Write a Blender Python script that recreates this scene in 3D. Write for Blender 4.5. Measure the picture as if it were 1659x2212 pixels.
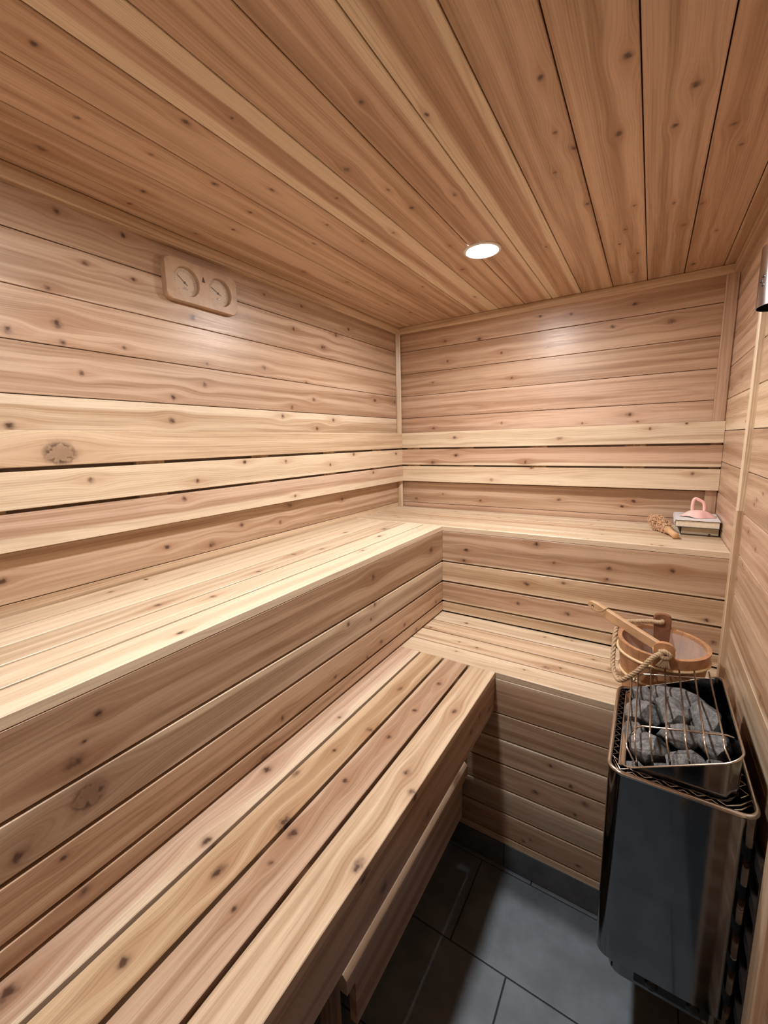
import bpy, bmesh, math, random
from mathutils import Vector, Matrix
random.seed(7)
S = bpy.context.scene
COL = S.collection
for o in list(bpy.data.objects): bpy.data.objects.remove(o)
E = 1.586                      # camera height above the floor
W = 1.526                      # room width (left wall x=0, back wall y=0, camera side is -y)
YF = -2.44                     # front wall, behind the camera
HC = E + .641                  # ceiling height

# ---------------------------------------------------------------- camera
cam = bpy.data.cameras.new('camera'); co = bpy.data.objects.new('camera', cam); COL.objects.link(co)
cam.sensor_fit = 'HORIZONTAL'; cam.sensor_width = 36; cam.lens = 898.5 / 1659 * 36
cam.clip_start = .01
def cam_axes(yaw, pitch, roll):
    cy, sy = math.cos(yaw), math.sin(yaw)
    w = Vector((-sy * math.cos(pitch), cy * math.cos(pitch), math.sin(pitch)))
    r = Vector((cy, sy, 0)); u = r.cross(w)
    c, s = math.cos(roll), math.sin(roll)
    return c * r + s * u, -s * r + c * u, w
r_, u_, w_ = cam_axes(math.radians(32.6017), math.radians(-9.5114), math.radians(-1.4725))
co.matrix_world = Matrix(((r_.x, u_.x, -w_.x, 1.2798), (r_.y, u_.y, -w_.y, -2.2), (r_.z, u_.z, -w_.z, E), (0, 0, 0, 1)))
S.camera = co
S.cycles.max_bounces = 7; S.cycles.diffuse_bounces = 4; S.cycles.glossy_bounces = 3; S.cycles.use_light_tree = False; S.cycles.use_adaptive_sampling = True; S.cycles.adaptive_threshold = .06; S.cycles.adaptive_min_samples = 10; S.cycles.caustics_reflective = False; S.cycles.caustics_refractive = False
# ---------------------------------------------------------------- world, exposure
wd = bpy.data.worlds.new('world'); S.world = wd; wd.use_nodes = True
wd.node_tree.nodes['Background'].inputs[0].default_value = (.5, .48, .45, 1)
wd.node_tree.nodes['Background'].inputs[1].default_value = .1
S.view_settings.view_transform = 'Standard'; S.view_settings.look = 'None'
S.view_settings.exposure = 0.92; S.view_settings.gamma = 1; S.view_settings.use_curve_mapping = False
LAMP1 = (.747, -.700); LAMP2 = (.747, -1.78)     # the two recessed ceiling lights
LAMP_POWER1 = 330; LAMP_POWER2 = 300

# ---------------------------------------------------------------- helpers
class G:
    """small wrapper for building node trees"""
    def __init__(s, name):
        s.m = bpy.data.materials.new(name); s.m.use_nodes = True; s.t = s.m.node_tree
        s.n = s.t.nodes; s.b = s.n['Principled BSDF']
    def new(s, typ, **k):
        nd = s.n.new(typ)
        for a, v in k.items(): setattr(nd, a, v)
        return nd
    def put(s, sock, v):
        if hasattr(v, 'is_linked') or isinstance(v, bpy.types.NodeSocket): s.t.links.new(v, sock)
        elif isinstance(v, (tuple, list)) and len(v) == 3 and sock.type == 'RGBA': sock.default_value = (*v, 1)
        else: sock.default_value = v
    def f(s, op, a, b=None, c=None, clamp=False):
        nd = s.new('ShaderNodeMath', operation=op, use_clamp=clamp)
        for i, v in enumerate((a, b, c)):
            if v is not None: s.put(nd.inputs[i], v)
        return nd.outputs[0]
    def vec(s, x, y, z):
        nd = s.new('ShaderNodeCombineXYZ')
        for i, v in enumerate((x, y, z)): s.put(nd.inputs[i], v)
        return nd.outputs[0]
    def sep(s, v):
        nd = s.new('ShaderNodeSeparateXYZ'); s.put(nd.inputs[0], v); return nd.outputs
    def attr(s, name):
        return s.new('ShaderNodeAttribute', attribute_type='OBJECT', attribute_name=name).outputs
    def noise(s, v, scale=1, detail=2, rough=.5):
        nd = s.new('ShaderNodeTexNoise'); s.put(nd.inputs['Vector'], v)
        s.put(nd.inputs['Scale'], scale); s.put(nd.inputs['Detail'], detail); s.put(nd.inputs['Roughness'], rough)
        return nd.outputs['Fac']
    def mr(s, v, a, b, c=0, d=1):
        nd = s.new('ShaderNodeMapRange', interpolation_type='SMOOTHSTEP')
        for i, q in enumerate((v, a, b, c, d)): s.put(nd.inputs[i], q)
        return nd.outputs[0]
    def mix(s, fac, a, b, mode='MIX'):
        nd = s.new('ShaderNodeMix', data_type='RGBA', blend_type=mode)
        s.put(nd.inputs[0], fac); s.put(nd.inputs[6], a); s.put(nd.inputs[7], b)
        return nd.outputs[2]
    def set(s, **k):
        for a, v in k.items(): s.put(s.b.inputs[a.replace('_', ' ')], v)
        return s.m
    def bump(s, h, strength, dist=.001):
        nd = s.new('ShaderNodeBump'); s.put(nd.inputs['Height'], h)
        nd.inputs['Strength'].default_value = strength; nd.inputs['Distance'].default_value = dist
        s.t.links.new(nd.outputs[0], s.b.inputs['Normal'])

def cedar(nk):
    g = G('cedar_%d_knots' % nk)
    x, y0, z = g.sep(g.new('ShaderNodeTexCoord').outputs['Object'])
    y = g.f('MULTIPLY_ADD', z, .8, y0)                 # lets the grain run on round the edges
    seed = g.attr('seed')[2]; tone = g.attr('tone')[0]; sapv = g.sep(g.attr('sap')[1])
    sx = g.f('MULTIPLY', seed, 13.7)
    def n2d(u, v, detail, rough=.5):
        nd = g.new('ShaderNodeTexNoise', noise_dimensions='2D'); g.put(nd.inputs['Vector'], g.vec(u, v, 0))
        nd.inputs['Scale'].default_value = 1; nd.inputs['Detail'].default_value = detail; nd.inputs['Roughness'].default_value = rough
        return nd.outputs['Fac']
    n1 = n2d(g.f('MULTIPLY_ADD', x, 1.3, sx), g.f('MULTIPLY_ADD', y, 8, seed), 1)
    warp = g.f('MULTIPLY', g.f('SUBTRACT', n1, .5), .017)
    yy = y; dark = None; halo = None
    if nk: jit = g.f('MULTIPLY', g.f('SUBTRACT', n2d(g.f('MULTIPLY_ADD', x, 75, sx), g.f('MULTIPLY', y, 75), 1), .5), 1.5)
    for i in range(nk):
        kx, ky, kr = g.sep(g.attr('k%d' % i)[1])       # position and 1/radius of a knot
        dx = g.f('MULTIPLY', g.f('SUBTRACT', x, kx), kr); dy0 = g.f('SUBTRACT', y, ky); dy = g.f('MULTIPLY', dy0, kr)
        dx2 = g.f('MULTIPLY', dx, dx); dy2 = g.f('MULTIPLY', dy, dy)
        e = g.f('EXPONENT', g.f('MULTIPLY_ADD', dx2, -.035, g.f('MULTIPLY', dy2, -.13)))
        yy = g.f('SUBTRACT', yy, g.f('MULTIPLY', dy0, g.f('MULTIPLY', e, .93)))
        asp = g.f('MULTIPLY_ADD', g.f('FRACT', g.f('MULTIPLY', kx, 7.3)), 1.1, .35)
        d = g.f('ADD', g.f('MULTIPLY_ADD', dx2, asp, dy2), jit)
        dm = g.f('MAXIMUM', d, 0)
        core = g.f('EXPONENT', g.f('MULTIPLY', dm, -1.5))
        d1 = g.f('SUBTRACT', dm, .9); ring = g.f('MULTIPLY', g.f('EXPONENT', g.f('MULTIPLY', g.f('MULTIPLY', d1, d1), -3)), g.f('MULTIPLY_ADD', jit, 1.1, .62, True))
        ring = g.f('MAXIMUM', ring, g.f('MULTIPLY', g.f('EXPONENT', g.f('MULTIPLY', g.f('MULTIPLY', dm, dm), -.45)), .5))
        big = g.f('LESS_THAN', kr, 62)                 # large knots: pale heart with a dark ring
        core = g.f('MULTIPLY_ADD', big, g.f('SUBTRACT', ring, core), core)
        tail = g.f('EXPONENT', g.f('MULTIPLY_ADD', dx2, -.028, g.f('MULTIPLY', dy2, -.42)))
        dark = core if dark is None else g.f('MAXIMUM', dark, core)
        halo = tail if halo is None else g.f('MAXIMUM', halo, tail)
    gr = g.f('ADD', yy, warp)
    h1 = g.f('FRACT', g.f('MULTIPLY', seed, 7.31)); h2 = g.f('FRACT', g.f('MULTIPLY', seed, 3.77)); h3 = g.f('FRACT', g.f('MULTIPLY', seed, 5.13))
    c0 = g.f('MULTIPLY', g.f('SUBTRACT', h1, .5), .13)
    hh = g.f('ADD', g.f('MULTIPLY_ADD', h2, .05, .004), g.f('ADD', g.f('MULTIPLY', g.f('MULTIPLY', x, g.f('SUBTRACT', h3, .5)), .06), g.f('MULTIPLY', warp, .9)))
    gd = g.f('SUBTRACT', gr, c0)
    R = g.f('SQRT', g.f('MULTIPLY_ADD', gd, gd, g.f('MULTIPLY', hh, hh)))
    fib = n2d(g.f('MULTIPLY_ADD', x, 7, sx), g.f('MULTIPLY', gr, 520), 2, .65)
    ph = g.f('MULTIPLY_ADD', R, g.f('MULTIPLY_ADD', h3, 700, 800), g.f('MULTIPLY', fib, 2.2))
    late = g.f('POWER', g.f('MULTIPLY_ADD', g.f('SINE', ph), .5, .5), 3)
    band = n2d(g.f('MULTIPLY_ADD', x, .7, sx), g.f('MULTIPLY_ADD', gr, 30, seed), 2, .6)
    amp = g.mr(band, .3, .7, .10, .30)
    lightc = g.mix(1, tone, (1.14, 1.17, 1.20), 'MULTIPLY'); darkc = g.mix(1, tone, (.76, .68, .61), 'MULTIPLY')
    pale = g.mr(g.sep(tone)[1], .47, .60, 0, .62)           # pale boards are plainer
    darkc = g.mix(pale, darkc, tone); lightc = g.mix(pale, lightc, tone)
    col = g.mix(g.mr(band, .32, .70), lightc, darkc)
    hw = sapv[2]
    wob = g.f('MULTIPLY_ADD', warp, .5, g.f('MULTIPLY', g.f('SUBTRACT', band, .5), .014))
    s1 = g.mr(g.f('SUBTRACT', g.f('ADD', g.f('SUBTRACT', hw, yy), wob), sapv[0]), .003, -.007); s2 = g.mr(g.f('SUBTRACT', g.f('ADD', g.f('ADD', hw, yy), wob), sapv[1]), .003, -.007)
    s1 = g.f('MULTIPLY', s1, g.f('GREATER_THAN', sapv[0], .001)); s2 = g.f('MULTIPLY', s2, g.f('GREATER_THAN', sapv[1], .001))
    col = g.mix(g.f('MULTIPLY', g.f('MAXIMUM', s1, s2), .85), col, SAPC)
    col = g.mix(g.f('MULTIPLY', late, amp), col, g.mix(1, col, (.42, .31, .23), 'MULTIPLY'))
    col = g.mix(g.mr(fib, .40, .78, 0, .33), col, g.mix(1, col, (.48, .40, .33), 'MULTIPLY'))
    if nk:
        col = g.mix(g.f('MULTIPLY', halo, .5), col, g.mix(1, tone, (.62, .44, .34), 'MULTIPLY'))
        col = g.mix(g.f('MULTIPLY', dark, .92), col, (.062, .027, .017))
    g.set(Base_Color=col, Roughness=g.f('MULTIPLY_ADD', fib, .2, .25), Specular_IOR_Level=.42)
    # cheap fine relief of the planed surface
    fine = n2d(g.f('MULTIPLY_ADD', x, 9, sx), g.f('MULTIPLY', y0, 600), 0)
    g.bump(fine, .16, .0006)
    return g.m
SAPC = (.80, .665, .50)
M = {}
for _k in (0, 2, 4, 7): M['cedar%d' % _k] = cedar(_k)
def plain(name, colour, rough=.5, metal=0, var=.0, scale=40, **k):
    g = G(name)
    if var:
        n = g.noise(g.new('ShaderNodeTexCoord').outputs['Object'], scale, 4, .6)
        c = g.mix(g.mr(n, .3, .7), tuple(q * (1 - var) for q in colour), tuple(min(1, q * (1 + var)) for q in colour))
    else: c = colour
    g.set(Base_Color=c, Roughness=rough, Metallic=metal, **k)
    M[name] = g.m
    return g

def mobj(name, verts, faces, mat, parent=None, smooth=False):
    me = bpy.data.meshes.new(name); me.from_pydata([tuple(v) for v in verts], [], faces); me.update()
    return link(name, me, mat, parent, smooth)
def link(name, me, mat, parent=None, smooth=False, M_=None):
    if mat is not None and not me.materials: me.materials.append(M[mat] if isinstance(mat, str) else mat)
    if smooth:
        for p in me.polygons: p.use_smooth = True
    o = bpy.data.objects.new(name, me); COL.objects.link(o)
    mw = M_ or Matrix()
    if parent is not None:
        o.parent = parent; off = Vector(); q = parent
        while q: off += q.location; q = q.parent
        mw = Matrix.Translation(-off) @ mw
    o.matrix_basis = mw
    return o
def tag(o, label=None, cat=None, group=None, kind=None):
    if label: o['label'] = label
    if cat: o['category'] = cat
    if group: o['group'] = group
    if kind: o['kind'] = kind
    return o
def thing(name, loc, label, cat, group=None):
    o = bpy.data.objects.new(name, None); COL.objects.link(o); o.location = loc; o.empty_display_size = .05
    return tag(o, label, cat, group)
def bm_obj(name, bm, mat, parent=None, smooth=False):
    bmesh.ops.recalc_face_normals(bm, faces=bm.faces)
    me = bpy.data.meshes.new(name); bm.to_mesh(me); bm.free()
    return link(name, me, mat, parent, smooth)
def boxv(b, x0, x1, y0, y1, z0, z1, bev=0):
    v = [b.verts.new(p) for p in ((x0,y0,z0),(x1,y0,z0),(x1,y1,z0),(x0,y1,z0),(x0,y0,z1),(x1,y0,z1),(x1,y1,z1),(x0,y1,z1))]
    fs = [b.faces.new([v[i] for i in q]) for q in ((0,3,2,1),(4,5,6,7),(0,1,5,4),(1,2,6,5),(2,3,7,6),(3,0,4,7))]
    if bev:
        es = list({e for f in fs for e in f.edges})
        bmesh.ops.bevel(b, geom=es, offset=bev, segments=2, affect='EDGES', profile=.5)
def box(name, x0, x1, y0, y1, z0, z1, mat, parent=None, bev=0):
    b = bmesh.new(); boxv(b, x0, x1, y0, y1, z0, z1, bev); return bm_obj(name, b, mat, parent)
def catmull(pts, n=8, closed=False):
    pts = [Vector(p) for p in pts]; out = []; m = len(pts)
    for i in range(m if closed else m - 1):
        g = lambda k: pts[k % m] if closed else pts[max(0, min(m - 1, k))]
        a, b, c, d = g(i - 1), g(i), g(i + 1), g(i + 2)
        for j in range(n):
            t = j / n
            out.append(.5 * ((2 * b) + (c - a) * t + (2 * a - 5 * b + 4 * c - d) * t * t + (3 * b - a - 3 * c + d) * t ** 3))
    if not closed: out.append(pts[-1])
    return out
def frames(pts, closed=False):
    n = len(pts); T = []
    for i in range(n):
        a = pts[(i - 1) % n] if closed else pts[max(0, i - 1)]; b = pts[(i + 1) % n] if closed else pts[min(n - 1, i + 1)]
        T.append((b - a).normalized())
    up = Vector((0, 0, 1)) if abs(T[0].z) < .9 else Vector((1, 0, 0))
    u = (up - T[0] * up.dot(T[0])).normalized(); F = []
    for t in T:
        u = (u - t * u.dot(t)).normalized(); F.append((t, u, t.cross(u)))
    return F
def tube_data(pts, rad, seg=8, closed=False, V=None, Fc=None):
    pts = [Vector(p) for p in pts]; F = frames(pts, closed); n = len(pts)
    V = [] if V is None else V; Fc = [] if Fc is None else Fc; o = len(V)
    for i, p in enumerate(pts):
        r = rad(i / (n - 1)) if callable(rad) else rad
        for j in range(seg):
            a = 2 * math.pi * j / seg; V.append(p + F[i][1] * (r * math.cos(a)) + F[i][2] * (r * math.sin(a)))
    for i in range(n if closed else n - 1):
        for j in range(seg):
            a, b = o + i * seg + j, o + i * seg + (j + 1) % seg; k = (i + 1) % n
            Fc.append((a, b, o + k * seg + (j + 1) % seg, o + k * seg + j))
    if not closed:
        Fc.append(tuple(o + j for j in range(seg))[::-1]); Fc.append(tuple(o + (n - 1) * seg + j for j in range(seg)))
    return V, Fc
def tube(name, pts, rad, mat, parent=None, seg=8, closed=False):
    return mobj(name, *tube_data(pts, rad, seg, closed), mat, parent, True)
def lathe(name, prof, mat, parent=None, seg=40, mtx=None, a0=0, a1=2 * math.pi):
    """profile of (radius, height) revolved about local z"""
    full = abs(a1 - a0 - 2 * math.pi) < 1e-6; ns = seg if full else seg + 1
    V = []; Fc = []
    for r, h in prof:
        for j in range(ns):
            a = a0 + (a1 - a0) * j / seg; V.append(Vector((r * math.cos(a), r * math.sin(a), h)))
    m = len(prof)
    for i in range(m - 1):
        for j in range(seg):
            k = (j + 1) % ns; Fc.append((i * ns + j, i * ns + k, (i + 1) * ns + k, (i + 1) * ns + j))
    if mtx: V = [mtx @ v for v in V]
    o = mobj(name, V, Fc, mat, parent, True)
    b = bmesh.new(); b.from_mesh(o.data); bmesh.ops.remove_doubles(b, verts=b.verts, dist=1e-6); bmesh.ops.recalc_face_normals(b, faces=b.faces); b.to_mesh(o.data); b.free()
    return o
def rrect(x0, x1, y0, y1, r, n=6):
    out = []
    for cx, cy, a0 in ((x1 - r, y1 - r, 0), (x0 + r, y1 - r, 90), (x0 + r, y0 + r, 180), (x1 - r, y0 + r, 270)):
        for k in range(n + 1):
            a = math.radians(a0 + 90 * k / n); out.append((cx + r * math.cos(a), cy + r * math.sin(a)))
    return out
def smooth_angle(o, deg=40):
    for p in o.data.polygons: p.use_smooth = True
    try: o.data.set_sharp_from_angle(angle=math.radians(deg))
    except Exception: pass
    return o

# cedar tones (linear albedo)
TONE = dict(tan=(.565, .392, .27), pink=(.575, .385, .268), brown=(.48, .325, .215), pale=(.72, .575, .41), cream=(.80, .665, .49),
            gold=(.62, .445, .275), grey=(.54, .415, .31), rose=(.64, .46, .34), honey=(.66, .495, .335), deep=(.53, .345, .225))
def _soft(c, k=.97):
    l = .3 * c[0] + .6 * c[1] + .1 * c[2]
    return tuple(l + (q - l) * k for q in c)
TONE = {k: _soft(v) for k, v in TONE.items()}
KN={
 'C':[(0.404,-1.832,0.008),(0.289,-1.728,0.006),(0.451,-1.6,0.009),(0.323,-1.443,0.009),(0.153,-1.527,0.009),(0.068,-1.519,0.008),(0.13,-1.733,0.009),(0.535,-1.557,0.005),(0.293,-1.31,0.006),(0.177,-1.274,0.006),(0.065,-1.325,0.006),(0.302,-1.589,0.006),(0.768,-1.444,0.006),(0.858,-1.345,0.005),(0.532,-1.224,0.006),(0.56,-0.977,0.006),(0.625,-1.302,0.009),(0.664,-1.177,0.005),(0.673,-1.068,0.007),(0.423,-1.133,0.005),(0.312,-1.067,0.006),(0.199,-0.744,0.006),(0.13,-0.92,0.01),(0.188,-0.417,0.006),(0.318,-0.536,0.006),(0.797,-1.058,0.006),(0.667,-0.791,0.005),(0.423,-0.514,0.006),(0.558,-0.259,0.006),(0.42,-1.347,0.006),(0.449,-0.988,0.006),(0.628,-0.583,0.009),(0.21,-0.235,0.006),(1.201,-1.266,0.012),(1.067,-1.306,0.007),(1.062,-1.145,0.006),(1.176,-1.063,0.008),(1.088,-1.072,0.007),(1.036,-1.002,0.005),(1.085,-0.801,0.006),(1.195,-0.714,0.006),(1.165,-0.571,0.006),(1.194,-0.345,0.006),(1.144,-0.465,0.005),(1.277,-1.021,0.007),(1.306,-1.126,0.012),(1.381,-0.955,0.008),(1.406,-0.864,0.006),(1.288,-0.663,0.005),(1.319,-0.494,0.008),(1.356,-0.614,0.006),(1.411,-0.388,0.006),(1.369,-0.104,0.009),(1.17,-0.158,0.007),(0.933,-0.592,0.004)],
 'L':[(-1.666,2.17,0.009),(-1.51,2.172,0.009),(-1.616,2.067,0.007),(-1.493,2.062,0.006),(-1.708,1.982,0.007),(-1.319,2.0,0.012),(-1.8,1.866,0.012),(-1.699,1.901,0.014),(-1.661,1.786,0.01),(-1.411,1.742,0.012),(-1.296,1.792,0.009),(-1.827,1.646,0.013),(-1.425,1.67,0.012),(-1.28,1.862,0.006),(-1.693,1.856,0.008),(-1.543,1.868,0.006),(-0.672,2.016,0.012),(-1.03,1.881,0.01),(-0.753,1.781,0.01),(-0.538,1.788,0.008),(-0.261,1.811,0.009),(-0.055,1.816,0.01),(-0.892,1.74,0.01),(-0.347,1.741,0.009),(-0.948,1.702,0.012),(-0.622,1.696,0.009),(-0.742,1.655,0.009),(-0.798,1.85,0.005),(-1.651,1.291,0.008),(-1.486,1.274,0.01),(-1.327,1.248,0.013),(-1.195,1.294,0.009),(-1.892,1.283,0.009),(-0.941,1.333,0.011),(-0.802,1.284,0.007),(-0.682,1.277,0.007),(-0.583,1.31,0.011),(-0.431,1.279,0.007),(-0.216,1.294,0.007),(-1.0,1.269,0.009),(-0.974,2.059,0.006),(-0.856,2.057,0.008),(-0.478,2.133,0.009),(-0.577,2.089,0.012),(-1.005,2.151,0.006),(-0.801,2.158,0.006)],
 'LB':[(-1.749,1.579,0.026),(-1.69,1.507,0.009),(-1.383,1.477,0.01),(-1.19,1.528,0.008),(-1.435,1.425,0.011),(-0.985,1.52,0.01),(-0.707,1.491,0.01),(-0.524,1.531,0.008),(-0.41,1.494,0.008),(-0.115,1.52,0.01),(-0.945,1.375,0.006),(-0.355,1.429,0.008)],
 'B':[(0.31,2.013,0.008),(0.606,2.019,0.01),(0.22,1.91,0.005),(0.223,1.658,0.006),(0.614,1.669,0.007),(1.316,2.053,0.012),(1.101,2.066,0.009),(1.182,2.145,0.008),(0.928,2.148,0.007),(0.789,2.162,0.006),(0.296,2.12,0.01),(0.49,2.104,0.01),(1.188,1.681,0.012),(0.662,1.892,0.006),(0.83,2.019,0.005),(0.998,1.652,0.005),(1.222,1.648,0.005),(0.107,1.249,0.008),(0.281,1.281,0.006),(0.506,1.256,0.007),(0.909,1.282,0.008),(1.23,1.291,0.009),(1.185,1.264,0.006)],
 'BB':[(0.369,1.602,0.009),(0.378,1.506,0.012),(0.236,1.466,0.009),(0.578,1.376,0.01),(0.907,1.583,0.008),(1.272,1.615,0.007),(1.399,1.633,0.007),(0.751,1.471,0.009),(1.434,1.424,0.008),(0.781,1.442,0.008)],
 'UT':[(0.023,-1.574,0.01),(0.202,-1.732,0.009),(0.261,-1.672,0.012),(0.334,-1.565,0.012),(0.46,-1.735,0.008),(0.045,-1.682,0.01),(0.164,-0.778,0.01),(0.262,-1.048,0.01),(0.222,-1.155,0.013),(0.413,-0.997,0.008),(0.341,-0.771,0.01),(0.28,-0.637,0.013),(0.269,-1.357,0.01)],
 'UF':[(-1.915,1.129,0.01),(-1.943,1.092,0.005),(-1.96,1.064,0.016),(-1.947,0.99,0.022),(-2.046,0.965,0.016),(-1.995,0.909,0.006),(-1.976,0.82,0.008),(-1.046,1.123,0.016),(-0.588,1.113,0.016),(-1.198,1.009,0.012),(-1.069,0.975,0.007),(-1.042,1.02,0.009),(-0.834,0.86,0.008),(-1.009,0.863,0.009),(-1.1,0.845,0.007),(-0.736,0.799,0.009),(-1.276,0.863,0.007),(-0.543,0.854,0.008),(-1.5,0.86,0.009),(-1.568,0.793,0.009)],
 'UFB':[(0.609,1.097,0.01),(0.598,1.047,0.007),(0.877,0.983,0.01),(1.176,1.094,0.01),(1.372,1.114,0.012),(0.909,1.158,0.012),(0.982,1.089,0.007),(1.171,1.05,0.007),(1.02,1.01,0.006),(0.844,0.89,0.009),(1.04,0.884,0.01),(1.482,0.954,0.008),(1.507,0.876,0.009)],
 'LT':[(0.556,-1.785,0.017),(0.633,-1.811,0.014),(0.626,-1.982,0.013),(0.517,-2.094,0.017),(0.713,-1.839,0.006),(0.717,-1.898,0.006),(0.519,-1.587,0.015),(0.658,-1.334,0.012),(0.664,-1.67,0.016),(0.699,-1.681,0.013),(0.622,-1.448,0.007),(0.591,-1.559,0.009),(0.721,-1.331,0.01),(0.728,-1.192,0.011),(0.709,-1.513,0.011),(0.823,-1.415,0.011),(0.86,-1.461,0.012),(0.854,-1.662,0.013),(0.831,-1.136,0.009),(0.706,-1.748,0.007),(0.632,-1.117,0.01),(0.732,-1.028,0.011),(0.549,-1.335,0.007),(0.964,-0.508,0.008),(1.018,-0.746,0.009),(0.677,-0.717,0.006),(0.696,-0.794,0.006)],
 'LF':[(-1.394,0.668,0.011),(-1.601,0.672,0.015),(-1.692,0.76,0.009),(-1.097,0.7,0.008),(-1.021,0.708,0.011),(-0.926,0.674,0.008)],
 'LFB':[(1.02,0.371,0.009),(1.177,0.403,0.011),(1.149,0.349,0.007),(0.986,0.154,0.008),(1.012,0.172,0.008),(1.166,0.159,0.007),(1.132,0.447,0.008),(1.066,0.495,0.007)],
}
_cache = {}
def knots_for(plane, c, l, w, L, Wd):
    out = []
    for (u, v, r) in KN.get(plane, []):
        if plane in ('C', 'UT', 'LT'): p = Vector((u, v, c.z))
        elif plane in ('L', 'LB', 'UF', 'LF', 'R'): p = Vector((c.x, u, v))
        else: p = Vector((u, c.y, v))
        a = (p - c).dot(l); b = (p - c).dot(w)
        if abs(a) < L / 2 and abs(b) < Wd / 2: out.append((a, b, r))
    return sorted(out, key=lambda q: -q[2])[:7]
_n = [0]; KS = .98
def board(name, c, l, n, L, Wd, T, parent, tone='tan', sap=(0, 0), plane=None, ch=.0012, extra=0):
    """one plank: centre c of its visible face, length axis l, face normal n"""
    l = Vector(l); n = Vector(n); w = n.cross(l)
    if w.z < -.5 or (abs(w.z) < .5 and w.x + w.y < -.5): l = -l; w = -w
    c = Vector(c)
    key = (round(L, 4), round(Wd, 4), round(T, 4), ch)
    if key not in _cache:
        hx, hy = L / 2, Wd / 2
        prof = [(-hy, -T), (hy, -T), (hy, -ch), (hy - ch, 0), (-hy + ch, 0), (-hy, -ch)]
        V = [(-hx, a, b) for a, b in prof] + [(hx, a, b) for a, b in prof]
        F = [(i, i + 6, (i + 1) % 6 + 6, (i + 1) % 6) for i in range(6)]
        F = [f[::-1] for f in F] + [tuple(range(6))[::-1], tuple(range(6, 12))]
        me = bpy.data.meshes.new(name); me.from_pydata(V, [], F); me.update()
        b = bmesh.new(); b.from_mesh(me); bmesh.ops.recalc_face_normals(b, faces=b.faces); b.to_mesh(me); b.free()
        _cache[key] = me
    m = Matrix(((l.x, w.x, n.x, c.x), (l.y, w.y, n.y, c.y), (l.z, w.z, n.z, c.z), (0, 0, 0, 1)))
    _n[0] += 1
    rnd = random.Random(_n[0] * 77 + 5)
    o = link(name, _cache[key], 'cedar0', parent, False, m)
    o['seed'] = rnd.random() * 9.7
    t = TONE[tone] if isinstance(tone, str) else tone
    q = 1 + (rnd.random() - .5) * .10
    o['tone'] = [t[0] * q, t[1] * q, t[2] * q]
    o['sap'] = [float(sap[0]), float(sap[1]), Wd / 2]
    ks = knots_for(plane, c, l, w, L, Wd) if plane else []
    for i in range(extra):
        ks.append(((rnd.random() - .5) * L * .95, (rnd.random() - .5) * Wd * .8, .004 + rnd.random() * .004))
    ks = ks[:7]; nk = next(q for q in (0, 2, 4, 7) if q >= len(ks))
    for i in range(nk):
        k = ks[i] if i < len(ks) else (99, 99, .001)
        o['k%d' % i] = [float(k[0]), float(k[1]), 1 / (k[2] * (KS if k[2] < .0095 or k[2] > .0205 else .84))]
    o.material_slots[0].link = 'OBJECT'; o.material_slots[0].material = M['cedar%d' % nk]
    return o
Xp, Yp, Zp = Vector((1, 0, 0)), Vector((0, 1, 0)), Vector((0, 0, 1))

# ---------------------------------------------------------------- plain materials
plain('backing', (.05, .03, .018), .9)
plain('slate', (.150, .178, .206), .50, var=.18, scale=9)
plain('grout', (.028, .031, .034), .9)
plain('base_tile', (.088, .092, .098), .55, var=.2, scale=14)
plain('steel', (.62, .60, .57), .16, 1)
plain('wire', (.58, .52, .45), .24, 1)
plain('black_enamel', (.25, .262, .275), .085, 1)
plain('black_inside', (.012, .012, .013), .45)
plain('dark_glass', (.012, .013, .015), .06)
plain('white_paint', (.8, .8, .79), .4)
plain('dark_metal', (.05, .05, .052), .35, .6)

# ---------------------------------------------------------------- the room shell
PITCH = .1244
seams = [.5091 - PITCH * k for k in range(-1, 17)]       # heights of the wall joints relative to the camera
def struct(name, x0, x1, y0, y1, z0, z1, mat): return tag(box(name, x0, x1, y0, y1, z0, z1, mat), kind='structure')
BT = .016
wl = struct('wall_left', -.06, -BT - .0002, YF, .06, 0, HC + .06, 'backing')
wb = struct('wall_back', -BT, W + BT, BT + .0002, .06, 0, HC + .06, 'backing')
wr = struct('wall_right', W + BT + .0002, W + .06, YF, .06, 0, HC + .06, 'backing')
ce = struct('ceiling', -BT, W + BT, YF, BT, HC + BT + .0002, HC + .06, 'backing')
wf = struct('wall_front', -BT, W + BT, YF - .06, YF - BT - .0002, 0, HC + .06, 'backing')
ltone = ['brown', 'tan', 'tan', 'tan', 'honey', 'grey', 'tan', 'tan', 'honey', 'pink', 'tan', 'tan']
lsap = {4: (.03, .02), 5: (.02, 0), 8: (0, .0)}
btone = ['deep', 'deep', 'deep', 'pink', 'pink', 'pink', 'tan', 'tan', 'pink', 'rose', 'tan', 'tan']
for i in range(17):
    z1 = min(.641, seams[i] if i else .641); z0 = max(-E, seams[i + 1])
    if i == 0: z1 = .641
    h = z1 - z0
    if h < .02: continue
    zc = E + (z0 + z1) / 2
    if i < 10:
        board('board', (0, (YF) / 2, zc), Yp, Xp, -YF, h - .0022, BT, wl, ltone[i], lsap.get(i, (0, 0)), 'L')
        board('board', (W / 2, 0, zc), Xp, -Yp, W, h - .0022, BT, wb, btone[i], (0, 0), 'B')
    board('board', (W, YF / 2, zc), Yp, -Xp, -YF, h - .0022, BT, wr, ['tan', 'pink', 'tan', 'tan', 'honey', 'tan'][i % 6], (0, .02) if i in (4, 9) else (0, 0), None, extra=7)
    board('board', (W / 2, YF, zc), Xp, Yp, W, h - .0022, BT, wf, 'tan', (0, 0), None, extra=3)
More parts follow.
